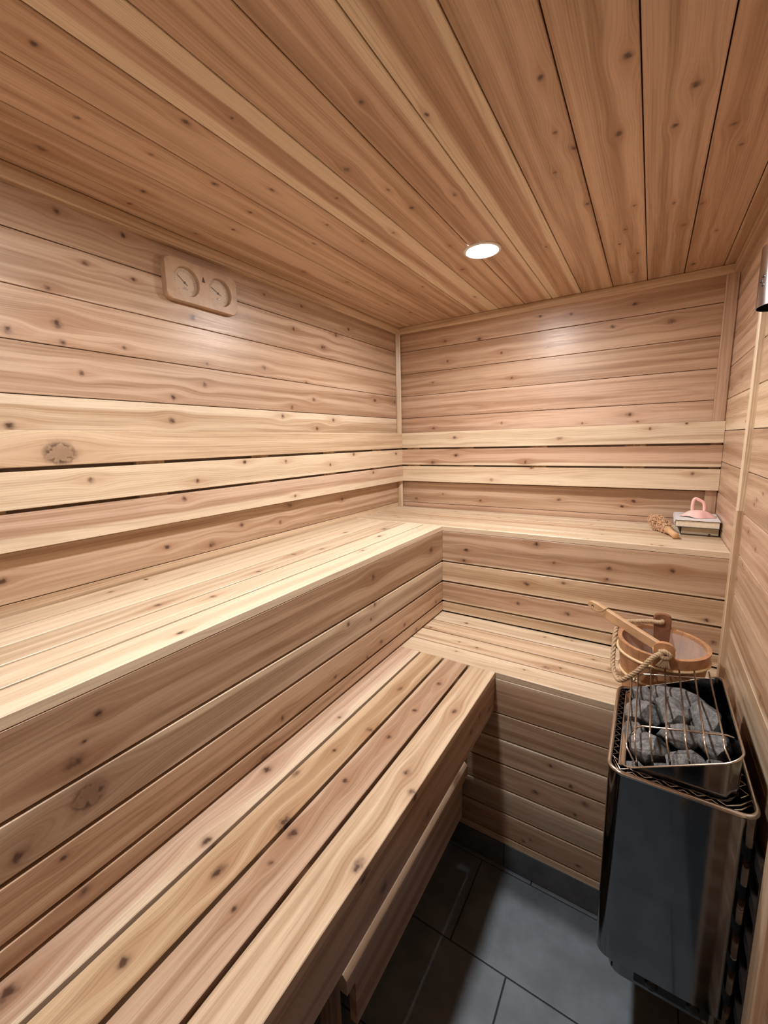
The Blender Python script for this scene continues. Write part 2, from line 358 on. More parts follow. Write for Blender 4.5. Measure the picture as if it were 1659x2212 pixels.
cs = [0, .0946, .2190, .3437, .4685, .5934, .7192, .8445, .9692, 1.0943, 1.2207, 1.3464, 1.4716, W]
ctone = ['tan', 'tan', 'tan', 'tan', 'pink', 'tan', 'pink', 'deep', 'tan', 'tan', 'tan', 'deep', 'tan']
csap = {4: (.045, .03), 6: (.022, 0), 7: (.022, .030), 5: (0, .0)}
for i in range(13):
    a, b_ = cs[i], cs[i + 1]
    board('board', ((a + b_) / 2, YF / 2, HC), Yp, -Zp, -YF, b_ - a - .0026, BT, ce, ctone[i], csap.get(i, (0, 0)), 'C')

# trims: ceiling battens, corner battens and the battens on the right wall
def trim(i, c, l, n, L, Wd, T, tone='tan', sap=(0, 0)):
    o = board('trim_%d' % i, c, l, n, L, Wd, T, None, tone, sap, None, .003, 0); tag(o, kind='structure'); return o
trim(1, (.022, YF / 2, HC - .0185), Yp, Xp, -YF, .037, .022, 'honey')
trim(2, (W / 2, -.020, HC - .0175), Xp, -Yp, W - .044, .035, .020, 'honey')
trim(3, (W - .022, YF / 2, HC - .0185), Yp, -Xp, -YF, .037, .022, 'tan')
ztop = HC - .0355
zb_ = E - .3886
trim(4, (.0155, -.031, (ztop + zb_) / 2), Zp, (Xp * .6 - Yp * .8).normalized(), ztop - zb_, .030, .018, 'honey')
trim(5, (1.5045, -.018, (ztop + zb_) / 2), Zp, -Yp, ztop - zb_, .041, .018, 'pink')
trim(6, (W - .016, -.592, E + (-.229 + .35) / 2), Zp, -Xp, .579, .026, .016, 'cream')
trim(7, (W - .018, -.593, E + (-.2295 - .804) / 2), Zp, -Xp, .5745, .026, .018, 'honey')
trim(8, (W - .018, -1.310, E - .95), Zp, -Xp, 1.27, .05, .018, 'honey')

# unseen dark glass door guessed beside the camera, added to darken the heater's reflection
dr = struct('guessed_door_1', W - .0125, W - .0065, -2.24, -1.53, .02, 1.96, 'dark_glass')
for nm_, a in (('door_frame', (W - .03, W - .0002, -1.53, -1.475, 0, 2.01)), ('door_frame', (W - .03, W - .0002, -2.295, -2.24, 0, 2.01)), ('door_frame', (W - .03, W - .0002, -2.24, -1.53, 1.96, 2.01))):
    o = box(nm_, *a, 'cedar0', dr, .002); o['seed'] = 4.1; o['tone'] = list(TONE['tan']); o['sap'] = [0., 0., .1]
box('door_handle', W - .06, W - .036, -1.60, -1.575, .95, 1.25, 'cedar0', dr, .006)
for z_ in (.99, 1.20): box('handle_standoff', W - .037, W - .012, -1.595, -1.580, z_, z_ + .015, 'steel', dr)

# floor of dark slate tiles, tile skirting under the back bench
fl = struct('floor', -.06, W + .06, YF - .06, .06, -.05, -.003, 'grout')
for row, yy in enumerate([-.878 - .305 * k for k in range(-1, 6)]):
    off = .84 if row % 2 else .41
    xs = [off - .61, off, off + .61, off + 1.22]
    for k in range(3):
        x0, x1 = max(0, xs[k]) + .002, min(W, xs[k + 1]) - .002
        y1, y0 = min(0, yy) - .002, max(YF, yy - .305) + .002
        if x1 - x0 < .03 or y1 - y0 < .03: continue
        box('tile', x0, x1, y0, y1, -.010, 0, 'slate', fl, .0015)
bb = struct('baseboard_back', .50, W, -.8602, -.845, 0, E - 1.483, 'grout')
for x0, x1 in ((.50, .918), (.918, W)): box('tile', x0 + .0015, x1 - .0015, -.866, -.8602, .003, E - 1.4835, 'base_tile', bb, .001)

# ---------------------------------------------------------------- backrests
def backrest(nm, side, label):
    t = thing('backrest', (.02, -1.2, E - .09) if side == 'L' else (.76, -.02, E - .09), label, 'backrest', 'slatted backrests along the walls')
    zs = ((.0492, -.0367), (-.0461, -.134), (-.143, -.2309))
    tn = ('honey', 'pale', 'rose') if side == 'L' else ('pale', 'pink', 'pale')
    sp = ((0, 0), (0, .012), (0, .035)) if side == 'L' else ((0, .018), (0, .014), (0, .03))
    for (a, b_), q, s in zip(zs, tn, sp):
        if side == 'L': board('slat', (.039, (YF - .039) / 2, E + (a + b_) / 2), Yp, Xp, -YF - .039 - .001, a - b_, .019, t, q, s, 'LB', .0015)
        else: board('slat', ((W + .0) / 2, -.039, E + (a + b_) / 2), Xp, -Yp, W - .002, a - b_, .019, t, q, s, 'BB', .0015)
    if side == 'L':
        for y0 in (-.327, -.731, -1.14, -1.56, -1.95, -2.3): board('cleat', (.0198, y0 + .0425, E - .0909), Zp, Xp, .26, .085, .0195, t, 'gold')
    else:
        for x0 in (.06, .39, .766, 1.179): board('cleat', (x0 + .042, -.0198, E - .0909), Zp, -Yp, .26, .082, .0195, t, 'gold')
    return t
backrest('L', 'L', 'three-slat cedar backrest along the long left wall, below the gauge')
backrest('B', 'B', 'three-slat cedar backrest on the back wall, above the stacked books')

# ---------------------------------------------------------------- benches
zU, zL = E - .3888, E - .8051
FASC = ((.4109, .5521, 'brown'), (.5586, .6485, 'grey'), (.6565, .7467, 'tan'), (.7547, .7975, 'tan'))
t = thing('upper_bench', (.25, -1.4, zU - .42), 'upper cedar bench running along the left wall', 'bench', 'upper benches')
xs = [.0035, .1005, .1985, .2960, .3935, .4952]
for i in range(5):
    board('slat', ((xs[i] + xs[i + 1]) / 2, (YF - .4612) / 2, zU), Yp, Zp, -YF - .4815, xs[i + 1] - xs[i] - .0085, .0205, t, ('pale', 'cream', 'pale', 'cream', 'cream')[i], (.02, .0) if i == 4 else (0, 0), 'UT', .001)
for a, b_, q in FASC:
    board('fascia_board', (.491, (YF - .4604) / 2, E - (a + b_) / 2), Yp, Xp, -YF - .4804, b_ - a, .022, t, q, (.02, .0) if q == 'grey' else (0, 0), 'UF', .0015)
for y0 in (-.52, -1.3, -2.1): board('post', (.4685, y0, (zU - .022) / 2), Zp, Xp, zU - .024, .085, .036, t, 'tan')
for y0 in (-.75, -1.5, -2.2): board('joist', (.26, y0, zU - .0215), Xp, Zp, .40, .036, .085, t, 'tan')
t = thing('upper_bench', (.95, -.25, zU - .42), 'upper cedar bench across the back wall, holding the books', 'bench', 'upper benches')
ys = [-.003, -.0765, -.175, -.2735, -.372, -.4746]
for i in range(5):
    board('slat', (W / 2, (ys[i] + ys[i + 1]) / 2, zU), Xp, Zp, W - .002, ys[i] - ys[i + 1] - .0085, .0205, t, ('cream', 'pale', 'honey', 'pale', 'pale')[i], (0, .02) if i == 4 else (0, 0), None, .001, 4)
FASB = ((.4109, .5521, 'tan'), (.5586, .6485, 'honey'), (.6565, .7467, 'tan'), (.7547, .7975, 'honey'))
for a, b_, q in FASB:
    board('fascia_board', ((.491 + W) / 2, -.4704, E - (a + b_) / 2), Xp, -Yp, W - .491 - .001, b_ - a, .022, t, q, (0, .012), 'UFB', .0015)
for x0 in (.8, 1.45): board('post', (x0, -.448, (zU - .022) / 2), Zp, -Yp, zU - .024, .085, .036, t, 'tan')
for x0 in (.7, 1.2): board('joist', (x0, -.22, zU - .0215), Yp, Zp, .36, .036, .085, t, 'tan')

t = thing('lower_bench', (.68, -1.6, 0), 'lower cedar bench of four long slats beside the open floor', 'bench', 'lower benches')
xs = [.476, .5764, .6743, .7738, .8717]
for i in range(4):
    board('slat', ((xs[i] + xs[i + 1]) / 2, (YF - .8662) / 2, zL), Yp, Zp, -YF - .8665, xs[i + 1] - xs[i] - (.0095 if i < 3 else .0047) , .022, t, ('rose', 'gold', 'tan', 'honey')[i], (.022, .0) if i == 0 else (0, 0), 'LT', .0015).location.x += (.0024 if i == 3 else 0)
board('fascia_board', (.8717, (YF - .8662) / 2, E - (.8275 + .9497) / 2), Yp, Xp, -YF - .8665, .9497 - .8275, .030, t, 'tan', (0, 0), 'LF', .0012)
for y0 in (-1.95, -2.36): board('leg', (.838, y0, (zL - .024) / 2), Zp, Xp, zL - .024, .085, .036, t, 'tan')
for y0 in (-.95, -1.72, -2.3): board('joist', (.66, y0, zL - .0225), Xp, Zp, .34, .036, .085, t, 'tan')
t = thing('lower_bench', (1.0, -.67, 0), 'lower cedar bench across the back, holding the bucket', 'bench', 'lower benches')
ys = [-.458, -.5695, -.6680, -.7665, -.8652]
for i in range(4):
    board('slat', ((.476 + W) / 2, (ys[i] + ys[i + 1]) / 2, zL), Xp, Zp, W - .476 - .002, ys[i] - ys[i + 1] - (.008 if i < 3 else .003), .022, t, ('pale', 'honey', 'honey', 'pale')[i], (0, 0), 'LT', .0015, 2)
zz = [.8275, .9585, 1.0580, 1.1560, 1.2560, 1.3545, 1.4530]
for i in range(6):
    board('fascia_board', ((.50 + W) / 2, -.8652, E - (zz[i] + zz[i + 1]) / 2), Xp, -Yp, W - .50 - .001, zz[i + 1] - zz[i] - (.0065 if i else .002), .022, t, ('tan', 'brown', 'tan', 'tan', 'grey', 'tan')[i], (.012, 0) if i in (0, 2, 4) else (0, 0), 'LFB', .0015)
board('edge_strip', ((.50 + W) / 2, -.8652, E - 1.4690), Xp, -Yp, W - .50 - .001, .027, .02, t, 'honey')
for x0 in (.62, 1.1, 1.49): board('post', (x0, -.843, (zL - .024) / 2), Zp, -Yp, zL - .024, .06, .02, t, 'backing' if 0 else 'tan')
for x0 in (.75, 1.3): board('joist', (x0, -.65, zL - .0225), Yp, Zp, .34, .036, .085, t, 'tan')

# ---------------------------------------------------------------- ceiling lights
def emis(name, power):
    g = G(name); g.set(Base_Color=(.9, .9, .9), Roughness=.4, Emission_Color=(1.0, .98, .955), Emission_Strength=power); M[name] = g.m
emis('lens_glow_a', LAMP_POWER1); emis('lens_glow_b', LAMP_POWER2)
def lamp(pos, mat, label):
    x, y = pos
    t = thing('ceiling_light', (x, y, HC - .012), label, 'light', 'recessed ceiling lights')
    lathe('trim_ring', [(.0505, -.0005), (.0505, -.005), (.056, -.0062), (.062, -.004), (.0635, -.0003), (.0505, -.0005)], 'white_paint', t, 48, Matrix.Translation((x, y, HC)))
    lathe('lens', [(.0001, -.0072), (.032, -.0064), (.050, -.0030)], mat, t, 20, Matrix.Translation((x, y, HC)))
lamp(LAMP1, 'lens_glow_a', 'round white recessed light glowing in the ceiling boards')
lamp(LAMP2, 'lens_glow_b', 'round recessed ceiling light just above and behind the picture edge')
plain('basket_black', (.2, .205, .215), .09, 1)
plain('bracket_steel', (.10, .10, .105), .4, .7)
plain('mirror_steel', (.60, .60, .63), .2, 1)
plain('bucket_wood', (.47, .245, .125), .5, var=.18, scale=28)
plain('ear_dark', (.23, .105, .055), .55, var=.2, scale=30)
plain('hoop_cane', (.74, .56, .33), .5, var=.1)
plain('rope', (.50, .36, .225), .85, var=.25, scale=300)
plain('ladle_wood', (.60, .38, .21), .5, var=.12, scale=25)
plain('brush_wood', (.62, .38, .20), .45, var=.12, scale=30)
plain('fibre', (.66, .43, .27), .85, var=.3, scale=200)
plain('pages', (.80, .73, .58), .8, var=.05, scale=120)
plain('book_white', (.78, .79, .82), .45)
plain('book_dark', (.03, .025, .025), .5)
plain('ribbon', (.22, .08, .035), .6)
plain('gauge_wood', (.50, .345, .235), .45, var=.10, scale=24)
plain('dial_card', (.60, .45, .31), .5)
plain('print_brown', (.06, .03, .018), .6)
g = plain('pink_plastic', (.93, .60, .57), .22); g.set(Subsurface_Weight=.4, Subsurface_Radius=(.02, .008, .006), Subsurface_Scale=.5)
g = plain('clear_plastic', (.82, .74, .70), .22); g.set(Alpha=.30)
g = plain('thin_glass', (1, 1, 1), .03); g.set(Alpha=.10, IOR=1.5)
def stone_mat():
    g = G('stone'); tc = g.new('ShaderNodeTexCoord').outputs['Object']
    n = g.noise(tc, 60, 5, .65); sp = g.noise(tc, 420, 2)
    c = g.mix(g.mr(n, .35, .7), (.085, .087, .09), (.24, .24, .242))
    c = g.mix(g.mr(sp, .56, .72, 0, .8), c, (.36, .36, .36))
    g.set(Base_Color=c, Roughness=.62); g.bump(g.f('ADD', n, g.f('MULTIPLY', sp, .4)), .7, .003); M['stone'] = g.m
stone_mat()

# ---------------------------------------------------------------- step stool pushed under the lower bench
t = thing('step_stool', (.64, -1.27, 0), 'low cedar step stool pushed under the long lower bench', 'stool')
SZ = E - 1.163
board('seat', (.646, -1.2775, SZ), Yp, Zp, .725, .292, .05, t, 'tan', ch=.010)
for xa, nx in ((.784, Xp), (.508, -Xp)): board('apron', (xa, -1.2725, SZ - .1255), Yp, nx, .655, .148, .02, t, 'tan')
for xa in (.57, .70):
    for ya in (-1.58, -.985): board('leg', (xa, ya, (SZ - .0505) / 2), Zp, Xp, SZ - .051, .04, .0395, t, 'tan')

# ---------------------------------------------------------------- sauna heater on the right wall
x0, x1, ya, yb = 1.246, 1.507, -1.245, -.869
ZR, ZM = E - .735, E - 1.235
ht = thing('sauna_heater', (1.40, -1.06, E - 1.335), 'black wall-mounted electric sauna heater with steel rim and stone basket', 'heater')
def shell(name, outer, inner, zs, mat, parent, smooth=True):
    """closed thin-walled sleeve; outer/inner are outlines, zs=(bottom, top)"""
    n = len(outer); V = [(*p, zs[0]) for p in outer] + [(*p, zs[1]) for p in outer] + [(*p, zs[1]) for p in inner] + [(*p, zs[0]) for p in inner]
    F = []
    for k in range(4):
        for i in range(n): j = (i + 1) % n; F.append((k * n + i, k * n + j, ((k + 1) % 4) * n + j, ((k + 1) % 4) * n + i))
    o = mobj(name, V, F, mat, parent); b = bmesh.new(); b.from_mesh(o.data); bmesh.ops.recalc_face_normals(b, faces=b.faces); b.to_mesh(o.data); b.free()
    return smooth_angle(o, 35)
shell('mantle', rrect(x0, x1, ya, yb, .03, 8), rrect(x0 + .004, x1 - .004, ya + .004, yb - .004, .027, 8), (ZM, ZR), 'black_enamel', ht)
tube('rim', [(*p, ZR) for p in rrect(x0 + .002, x1 - .002, ya + .002, yb - .002, .028, 8)], .0052, 'steel', ht, 10, True)
shell('base', rrect(x0 + .029, x1 - .005, ya + .045, yb - .02, .03, 6), rrect(x0 + .034, x1 - .01, ya + .05, yb - .025, .027, 6), (E - 1.325, ZM + .02), 'black_enamel', ht)
box('base_floor', x0 + .036, x1 - .012, ya + .052, yb - .027, E - 1.320, E - 1.312, 'black_inside', ht)
bs = box('control_recess', x0 + .085, x1 - .03, ya + .040, ya + .046, E - 1.312, E - 1.262, 'black_inside', ht, .002)
for xk in (x0 + .12, x0 + .20): lathe('knob', [(.0001, .012), (.011, .012), (.013, .009), (.013, 0)], 'dark_metal', bs, 20, Matrix.Translation((xk, ya + .040, E - 1.287)) @ Matrix.Rotation(math.radians(90), 4, 'X'))
# stone basket: sloping rim, higher towards the wall
def rimz(x): return E - .737 + .50 * (x - 1.271) + (.10 * max(0, x - 1.44))
ou = rrect(1.268, 1.478, -1.226, -.874, .03, 6); inn = rrect(1.2705, 1.4755, -1.2235, -.8765, .0275, 6)
n = len(ou)
V = [(p[0], p[1], E - 1.0) for p in ou] + [(p[0], p[1], rimz(p[0])) for p in ou] + [(p[0], p[1], rimz(p[0])) for p in inn] + [(p[0], p[1], E - 1.0) for p in inn]
F = []
for k in range(3):
    for i in range(n): j = (i + 1) % n; F.append((k * n + i, k * n + j, (k + 1) * n + j, (k + 1) * n + i))
F.append(tuple(range(3 * n, 4 * n))); F.append(tuple(range(n))[::-1])
o = mobj('stone_basket', V, F, 'basket_black', ht); b = bmesh.new(); b.from_mesh(o.data); bmesh.ops.recalc_face_normals(b, faces=b.faces); b.to_mesh(o.data); b.free(); smooth_angle(o, 35)
tube('basket_rim', [(p[0], p[1], rimz(p[0]) + .0005) for p in ou], .0022, 'wire', ht, 8, True)
# steel strip along the low edge of the basket
box('basket_strip', 1.2655, 1.2795, -1.214, -.884, E - .7395, E - .7365, 'steel', ht, .0008)
# wavy spring wires between basket and mantle
zz_ = E - .7375
pts = []
for k in range(27): pts.append((1.2505 if k % 2 else 1.2635, -.885 - .0121 * k, zz_))
tube('zigzag_wire', pts, .0016, 'wire', ht, 6)
for dy, dz, r in ((0, 0, .0018), (.0075, .004, .0016)):
    pts = [(1.2545, -1.205 + dy, zz_ + dz)]
    for k in range(10): pts.append((1.270 + .0232 * k, -1.2385 + dy + (.0105 if k % 2 else 0), zz_ + dz + (.002 if k % 2 else -.002)))
    pts.append((1.5005, -1.2 + dy, zz_ + dz))
    tube('zigzag_wire', pts, r, 'wire', ht, 6)
pts = [(1.4985 if k % 2 else 1.4835, -1.19 + .0155 * k, zz_) for k in range(20)]
tube('zigzag_wire', pts, .0016, 'wire', ht, 6)
# guard of bent wires over the stones
bars = [(1.2925, -.6726, 1.2932, -.6736), (1.3205, -.6545, 1.3225, -.6553), (1.3505, -.6465, 1.3551, -.6458), (1.3835, -.6375, 1.3869, -.6390), (1.4155, -.6305, 1.4194, -.6318), (1.4470, -.6235, 1.4511, -.6271)]
for i, (xa, za, xb2, zb2) in enumerate(bars):
    foot = (xa + .010, -1.221, rimz(xa + .01) - .004)
    p = [foot, (xa + .0015, -1.196, E + za - .010), (xa, -1.188, E + za), (xa + .0005, -1.178, E + za + .0008), (xb2, -.878, E + zb2)]
    tube('guard_wire', p, .0021, 'wire', ht, 8)
tube('guard_wire', [(1.3015, -1.219, rimz(1.30) - .002), (1.2795, -1.199, E - .699), (1.2778, -1.19, E - .6955), (1.2785, -.885, E - .695), (1.2785, -.873, E - .700)], .0021, 'wire', ht, 8)
tube('guard_cross_wire', [(1.284, -1.165, E - .690), (1.2975, -1.163, E - .664), (1.306, -1.163, E - .6585), (1.455, -1.163, E - .6235), (1.466, -1.158, E - .628), (1.4715, -1.14, E - .642)], .0021, 'wire', ht, 8)
tube('guard_cross_wire', [(1.284, -.885, E - .700), (1.2975, -.882, E - .679), (1.306, -.881, E - .6745), (1.462, -.881, E - .6425), (1.4715, -.881, E - .655)], .0021, 'wire', ht, 8)
# slotted steel plate that carries the heater on the wall
b = bmesh.new()
boxv(b, x1 + .001, W - .0005, -1.283, -1.277, E - 1.33, E - .795)
mp = bm_obj('wall_bracket', b, 'bracket_steel', ht)
box('wall_bracket', x1 + .001, W - .0005, -.905, -.899, E - 1.33, E - .795, 'bracket_steel', ht)
for k in range(6):
    zc = E - .815 - .092 * k
    V = [(x1 + .0015, -1.277, zc), (x1 + .0015, -.905, zc), (x1 + .0015, -.905, zc - .03), (x1 + .0015, -1.277, zc - .03)]
    V += [(W - .001, a, c_ - .02) for (_, a, c_) in V]
    o = mobj('bracket_rung', V, [(0, 1, 2, 3), (7, 6, 5, 4), (0, 4, 5, 1), (1, 5, 6, 2), (2, 6, 7, 3), (3, 7, 4, 0)], 'bracket_steel', mp)

# ---------------------------------------------------------------- stones lying in the basket
def stone(c, dims, rot, seed, label):
    rd = random.Random(seed); b = bmesh.new(); bmesh.ops.create_icosphere(b, subdivisions=4, radius=1)
    pl = []
    for k in range(15):
        v = Vector((rd.gauss(0, 1), rd.gauss(0, 1), rd.gauss(0, 1))).normalized(); pl.append((v, .58 + rd.random() * .26))
    offs = [Vector((rd.random() * 9, rd.random() * 9, rd.random() * 9)) for _ in range(2)]
    from mathutils import noise as mn
    for v in b.verts:
        p = v.co.copy()
        for nrm, d in pl:
            q = p.dot(nrm)
            if q > d: p -= nrm * (q - d) * .96
        p *= 1 + .10 * mn.noise(p * 2.2 + offs[0]) + .045 * mn.noise(p * 7 + offs[1]) + .02 * mn.noise(p * 17 + offs[0])
        v.co = p
    m = Matrix.Translation(c) @ Matrix.Rotation(rot, 4, 'Z') @ Matrix.Rotation((rd.random() - .5) * .5, 4, 'X') @ Matrix.Diagonal((dims[0] * .62, dims[1] * .62, dims[2] * .62, 1))
    me = bpy.data.meshes.new('sauna_stone'); b.to_mesh(me); b.free()
    o = link('sauna_stone', me, 'stone', None, True)
    for v in me.vertices: v.co = Matrix.Diagonal((dims[0] * .62, dims[1] * .62, dims[2] * .62, 1)) @ v.co
    o.matrix_basis = Matrix.Translation(c) @ Matrix.Rotation(rot, 4, 'Z') @ Matrix.Rotation((rd.random() - .5) * .4, 4, 'X')
    me.set_sharp_from_angle(angle=math.radians(38))
    return tag(o, label, 'stone', 'grey stones in the sauna heater')
STONES = [((1.304, -.935, E - .716), (.056, .050, .056), .3, 'small grey stone in the back left corner of the heater basket'),
          ((1.380, -.940, E - .702), (.125, .078, .060), -.25, 'long grey stone across the back of the heater basket'),
          ((1.312, -1.018, E - .715), (.070, .080, .062), .8, 'angular grey stone at mid left of the heater basket'),
          ((1.372, -1.020, E - .694), (.076, .088, .062), .2, 'tall angular stone in the middle of the heater basket'),
          ((1.438, -1.012, E - .686), (.072, .088, .066), -.4, 'blocky grey stone at mid right of the heater basket'),
          ((1.386, -1.110, E - .692), (.098, .074, .058), .15, 'wide speckled stone in front of the middle stone'),
          ((1.299, -1.090, E - .730), (.050, .055, .050), 1.1, 'small dark stone at the left edge under the guard wires'),
          ((1.322, -1.148, E - .724), (.086, .066, .054), .4, 'rounded grey stone at the front left of the heater basket'),
          ((1.297, -1.196, E - .752), (.056, .046, .044), .9, 'dark stone tucked in the front left corner of the basket'),
          ((1.352, -1.198, E - .735), (.048, .040, .040), .1, 'smallest stone at the front edge of the heater basket'),
          ((1.396, -1.183, E - .706), (.080, .058, .048), -.2, 'pale rough stone at the front middle of the basket'),
          ((1.447, -1.110, E - .683), (.058, .082, .060), .1, 'upright stone at the right side of the heater basket'),
          ((1.448, -1.190, E - .705), (.052, .052, .050), .6, 'dark stone in the front right corner of the basket')]
for i, (c, d, rz, lb) in enumerate(STONES): stone(c, d, rz, 40 + i, lb)

# ---------------------------------------------------------------- bucket with rope handle
BX, BY = 1.350, -.7500
BZ0, BZ1 = zL + .0004, E - .620
bk = thing('sauna_bucket', (BX, BY, BZ0), 'round cedar bucket with rope handle and two pale hoops', 'bucket')
def brad(z): return .0965 + (.1195 - .0965) * (z - BZ0) / (BZ1 - BZ0)
NST = 18; TH = .0115
def arc_block(name, a0, a1, zlo, zhi, tin, tout, mat, parent, rt=None, seg=5):
    V = []; F = []; nz = 10 if rt else 1
    for iz in range(nz + 1):
        f_ = iz / nz; z = zlo + (zhi - zlo) * f_
        for j in range(seg + 1):
            u = j / seg * 2 - 1; zz2 = z
            if rt: zz2 = min(z, zhi - rt * (1 - math.sqrt(max(0, 1 - (abs(u) ** 2.2)))))
            a = a0 + (a1 - a0) * j / seg; R_ = brad(min(zz2, BZ1))
            V.append((BX + (R_ + tout) * math.cos(a), BY + (R_ + tout) * math.sin(a), zz2)); V.append((BX + (R_ - tin) * math.cos(a), BY + (R_ - tin) * math.sin(a), zz2))
    w_ = 2 * (seg + 1)
    for iz in range(nz):
        for j in range(seg):
            p = iz * w_ + 2 * j
            F += [(p, p + 2, p + w_ + 2, p + w_), (p + 1, p + w_ + 1, p + w_ + 3, p + 3)]
        p = iz * w_; F += [(p, p + w_, p + w_ + 1, p + 1)]; p += 2 * seg; F += [(p, p + 1, p + w_ + 1, p + w_)]
    for j in range(seg):
        p = 2 * j; F.append((p, p + 1, p + 3, p + 2)); p += nz * w_; F.append((p, p + 2, p + 3, p + 1))
    o = mobj(name, V, F, mat, parent); b = bmesh.new(); b.from_mesh(o.data); bmesh.ops.remove_doubles(b, verts=b.verts, dist=1e-5); bmesh.ops.recalc_face_normals(b, faces=b.faces); b.to_mesh(o.data); b.free()
    return smooth_angle(o, 30)
for k in range(NST):
    a0 = 2 * math.pi * (k - .5) / NST + math.pi / 2; a1 = a0 + 2 * math.pi / NST
    arc_block('stave', a0 + .003, a1 - .003, BZ0, BZ1, TH, 0, 'bucket_wood', bk)
for sgn in (1, -1):
    a = sgn * math.pi / 2; da = .21
    arc_block('ear', a - da, a + da, E - .72 if sgn > 0 else BZ1 - .03, E - .574, TH + .0035 if sgn > 0 else TH, .001 if sgn > 0 else .003, 'ear_dark' if sgn > 0 else 'bucket_wood', bk, .014, 10)
    yy_ = BY + sgn * (.1195 - TH / 2)
    lathe('rope_hole', [(.0001, .0), (.0062, .0), (.0070, .0006)], 'black_inside', bk, 16, Matrix.Translation((BX, yy_ - (TH / 2 + .0042 if sgn > 0 else TH / 2 + .0036), E - .5975)) @ Matrix.Rotation(math.radians(90), 4, 'X'))
lathe('bottom', [(.0001, BZ0 + .014), (.0855, BZ0 + .014), (.0855, BZ0 + .004), (.0001, BZ0 + .004)], 'bucket_wood', bk, 40, Matrix.Translation((BX, BY, 0)))
lathe('liner', [(.0001, BZ0 + .016), (.083, BZ0 + .016), (brad(BZ1) - TH - .0012, BZ1 - .010), (brad(BZ1) - TH - .0006, BZ1 - .008)], 'clear_plastic', bk, 48, Matrix.Translation((BX, BY, 0)))
for zc in (E - .655, E - .722):
    R_ = brad(zc) + .0028
    tube('hoop', [(BX + R_ * math.cos(2 * math.pi * k / 48), BY + R_ * math.sin(2 * math.pi * k / 48), zc) for k in range(48)], .0040, 'hoop_cane', bk, 10, True)
def rope(name, path, rad, mat, parent, turns, strands=3):
    P = catmull(path, 14); F_ = frames(P); V = []; Fc = []; n = len(P)
    for s_ in range(strands):
        q = []
        for i, p in enumerate(P):
            a = 2 * math.pi * (s_ / strands + turns * i / (n - 1)); q.append(p + F_[i][1] * (rad * .52 * math.cos(a)) + F_[i][2] * (rad * .52 * math.sin(a)))
        tube_data(q, rad * .56, 7, False, V, Fc)
    return mobj(name, V, Fc, mat, parent, True)
yB, yA = BY + .1195 - TH - .003, BY - .1195
rp = rope('rope_handle', [(BX, yB + .006, E - .5975), (BX - .004, yB - .010, E - .598), (BX - .035, yB - .006, E - .602), (BX - .075, yB - .010, E - .610), (BX - .108, yB - .030, E - .612), (BX - .1265, BY + .045, E - .628),
     (BX - .128, BY - .004, E - .680), (BX - .124, BY - .045, E - .720), (BX - .105, yA + .020, E - .728), (BX - .075, yA - .008, E - .690), (BX - .048, yA - .018, E - .650), (BX - .025, yA - .018, E - .615), (BX - .004, yA - .012, E - .598), (BX, yA + .002, E - .5975)], .0070, 'rope', bk, 20)
rope('knot', [(BX - .010, yA - .010, E - .597), (BX, yA - .016, E - .592), (BX + .012, yA - .015, E - .600), (BX + .009, yA - .013, E - .610), (BX - .003, yA - .017, E - .610), (BX - .008, yA - .014, E - .603)], .0062, 'rope', rp, 4)
V = []; Fc = []
for k in range(15):
    dx = (k / 14 - .5); tube_data(catmull([(BX + .003 + dx * .006, yA - .013, E - .606), (BX + .002 + dx * .016, yA - .014 - .003 * random.random(), E - .620), (BX + dx * .034, yA - .012, E - .640 - .006 * random.random())], 4), .0013, 5, False, V, Fc)
mobj('frayed_end', V, Fc, 'rope', rp, True)

# ---------------------------------------------------------------- ladle leaning in the bucket
A = Vector((1.1345, -.650, E - .572)); Bv = Vector((1.340, -.755, E - .638)); ax = (Bv - A).normalized(); LL = (Bv - A).length
side = ax.cross(Vector((0, 0, 1))).normalized(); nrm = side.cross(ax).normalized()
ld = thing('ladle', Bv, 'long-handled wooden ladle leaning in the bucket', 'ladle')
V = []; F = []
prof = [(0, .004), (.003, .010), (.010, .0145), (.03, .0172), (.06, .0165), (.12, .0160), (.18, .0160), (LL, .0165)]
for s_, hw in prof:
    th = .0082
    for a_, b_ in ((-hw, -th * .6), (-hw * .8, -th), (hw * .8, -th), (hw, -th * .6), (hw, th * .6), (hw * .8, th), (-hw * .8, th), (-hw, th * .6)): V.append(A + ax * s_ + side * b_ + nrm * a_)
for i in range(len(prof) - 1):
    for j in range(8): F.append((i * 8 + j, i * 8 + (j + 1) % 8, i * 8 + 8 + (j + 1) % 8, i * 8 + 8 + j))
F += [tuple(range(8))[::-1], tuple(range((len(prof) - 1) * 8, len(prof) * 8))]
o = mobj('handle', V, F, 'ladle_wood', ld); b = bmesh.new(); b.from_mesh(o.data); bmesh.ops.recalc_face_normals(b, faces=b.faces); b.to_mesh(o.data); b.free(); smooth_angle(o, 30)
lathe('hanging_hole', [(.0001, 0), (.0036, 0), (.0042, .0003)], 'black_inside', ld, 14, Matrix.Translation(A + ax * .018 + side * .0084) @ side.to_track_quat('Z', 'Y').to_matrix().to_4x4())
cp = Bv + ax * .018 + Vector((0, 0, -.016))
lathe('bowl', [(.0001, -.020), (.022, -.018), (.028, -.004), (.030, .016), (.0265, .016), (.0245, -.004), (.018, -.0145), (.0001, -.0155)], 'ladle_wood', ld, 28, Matrix.Translation(cp))
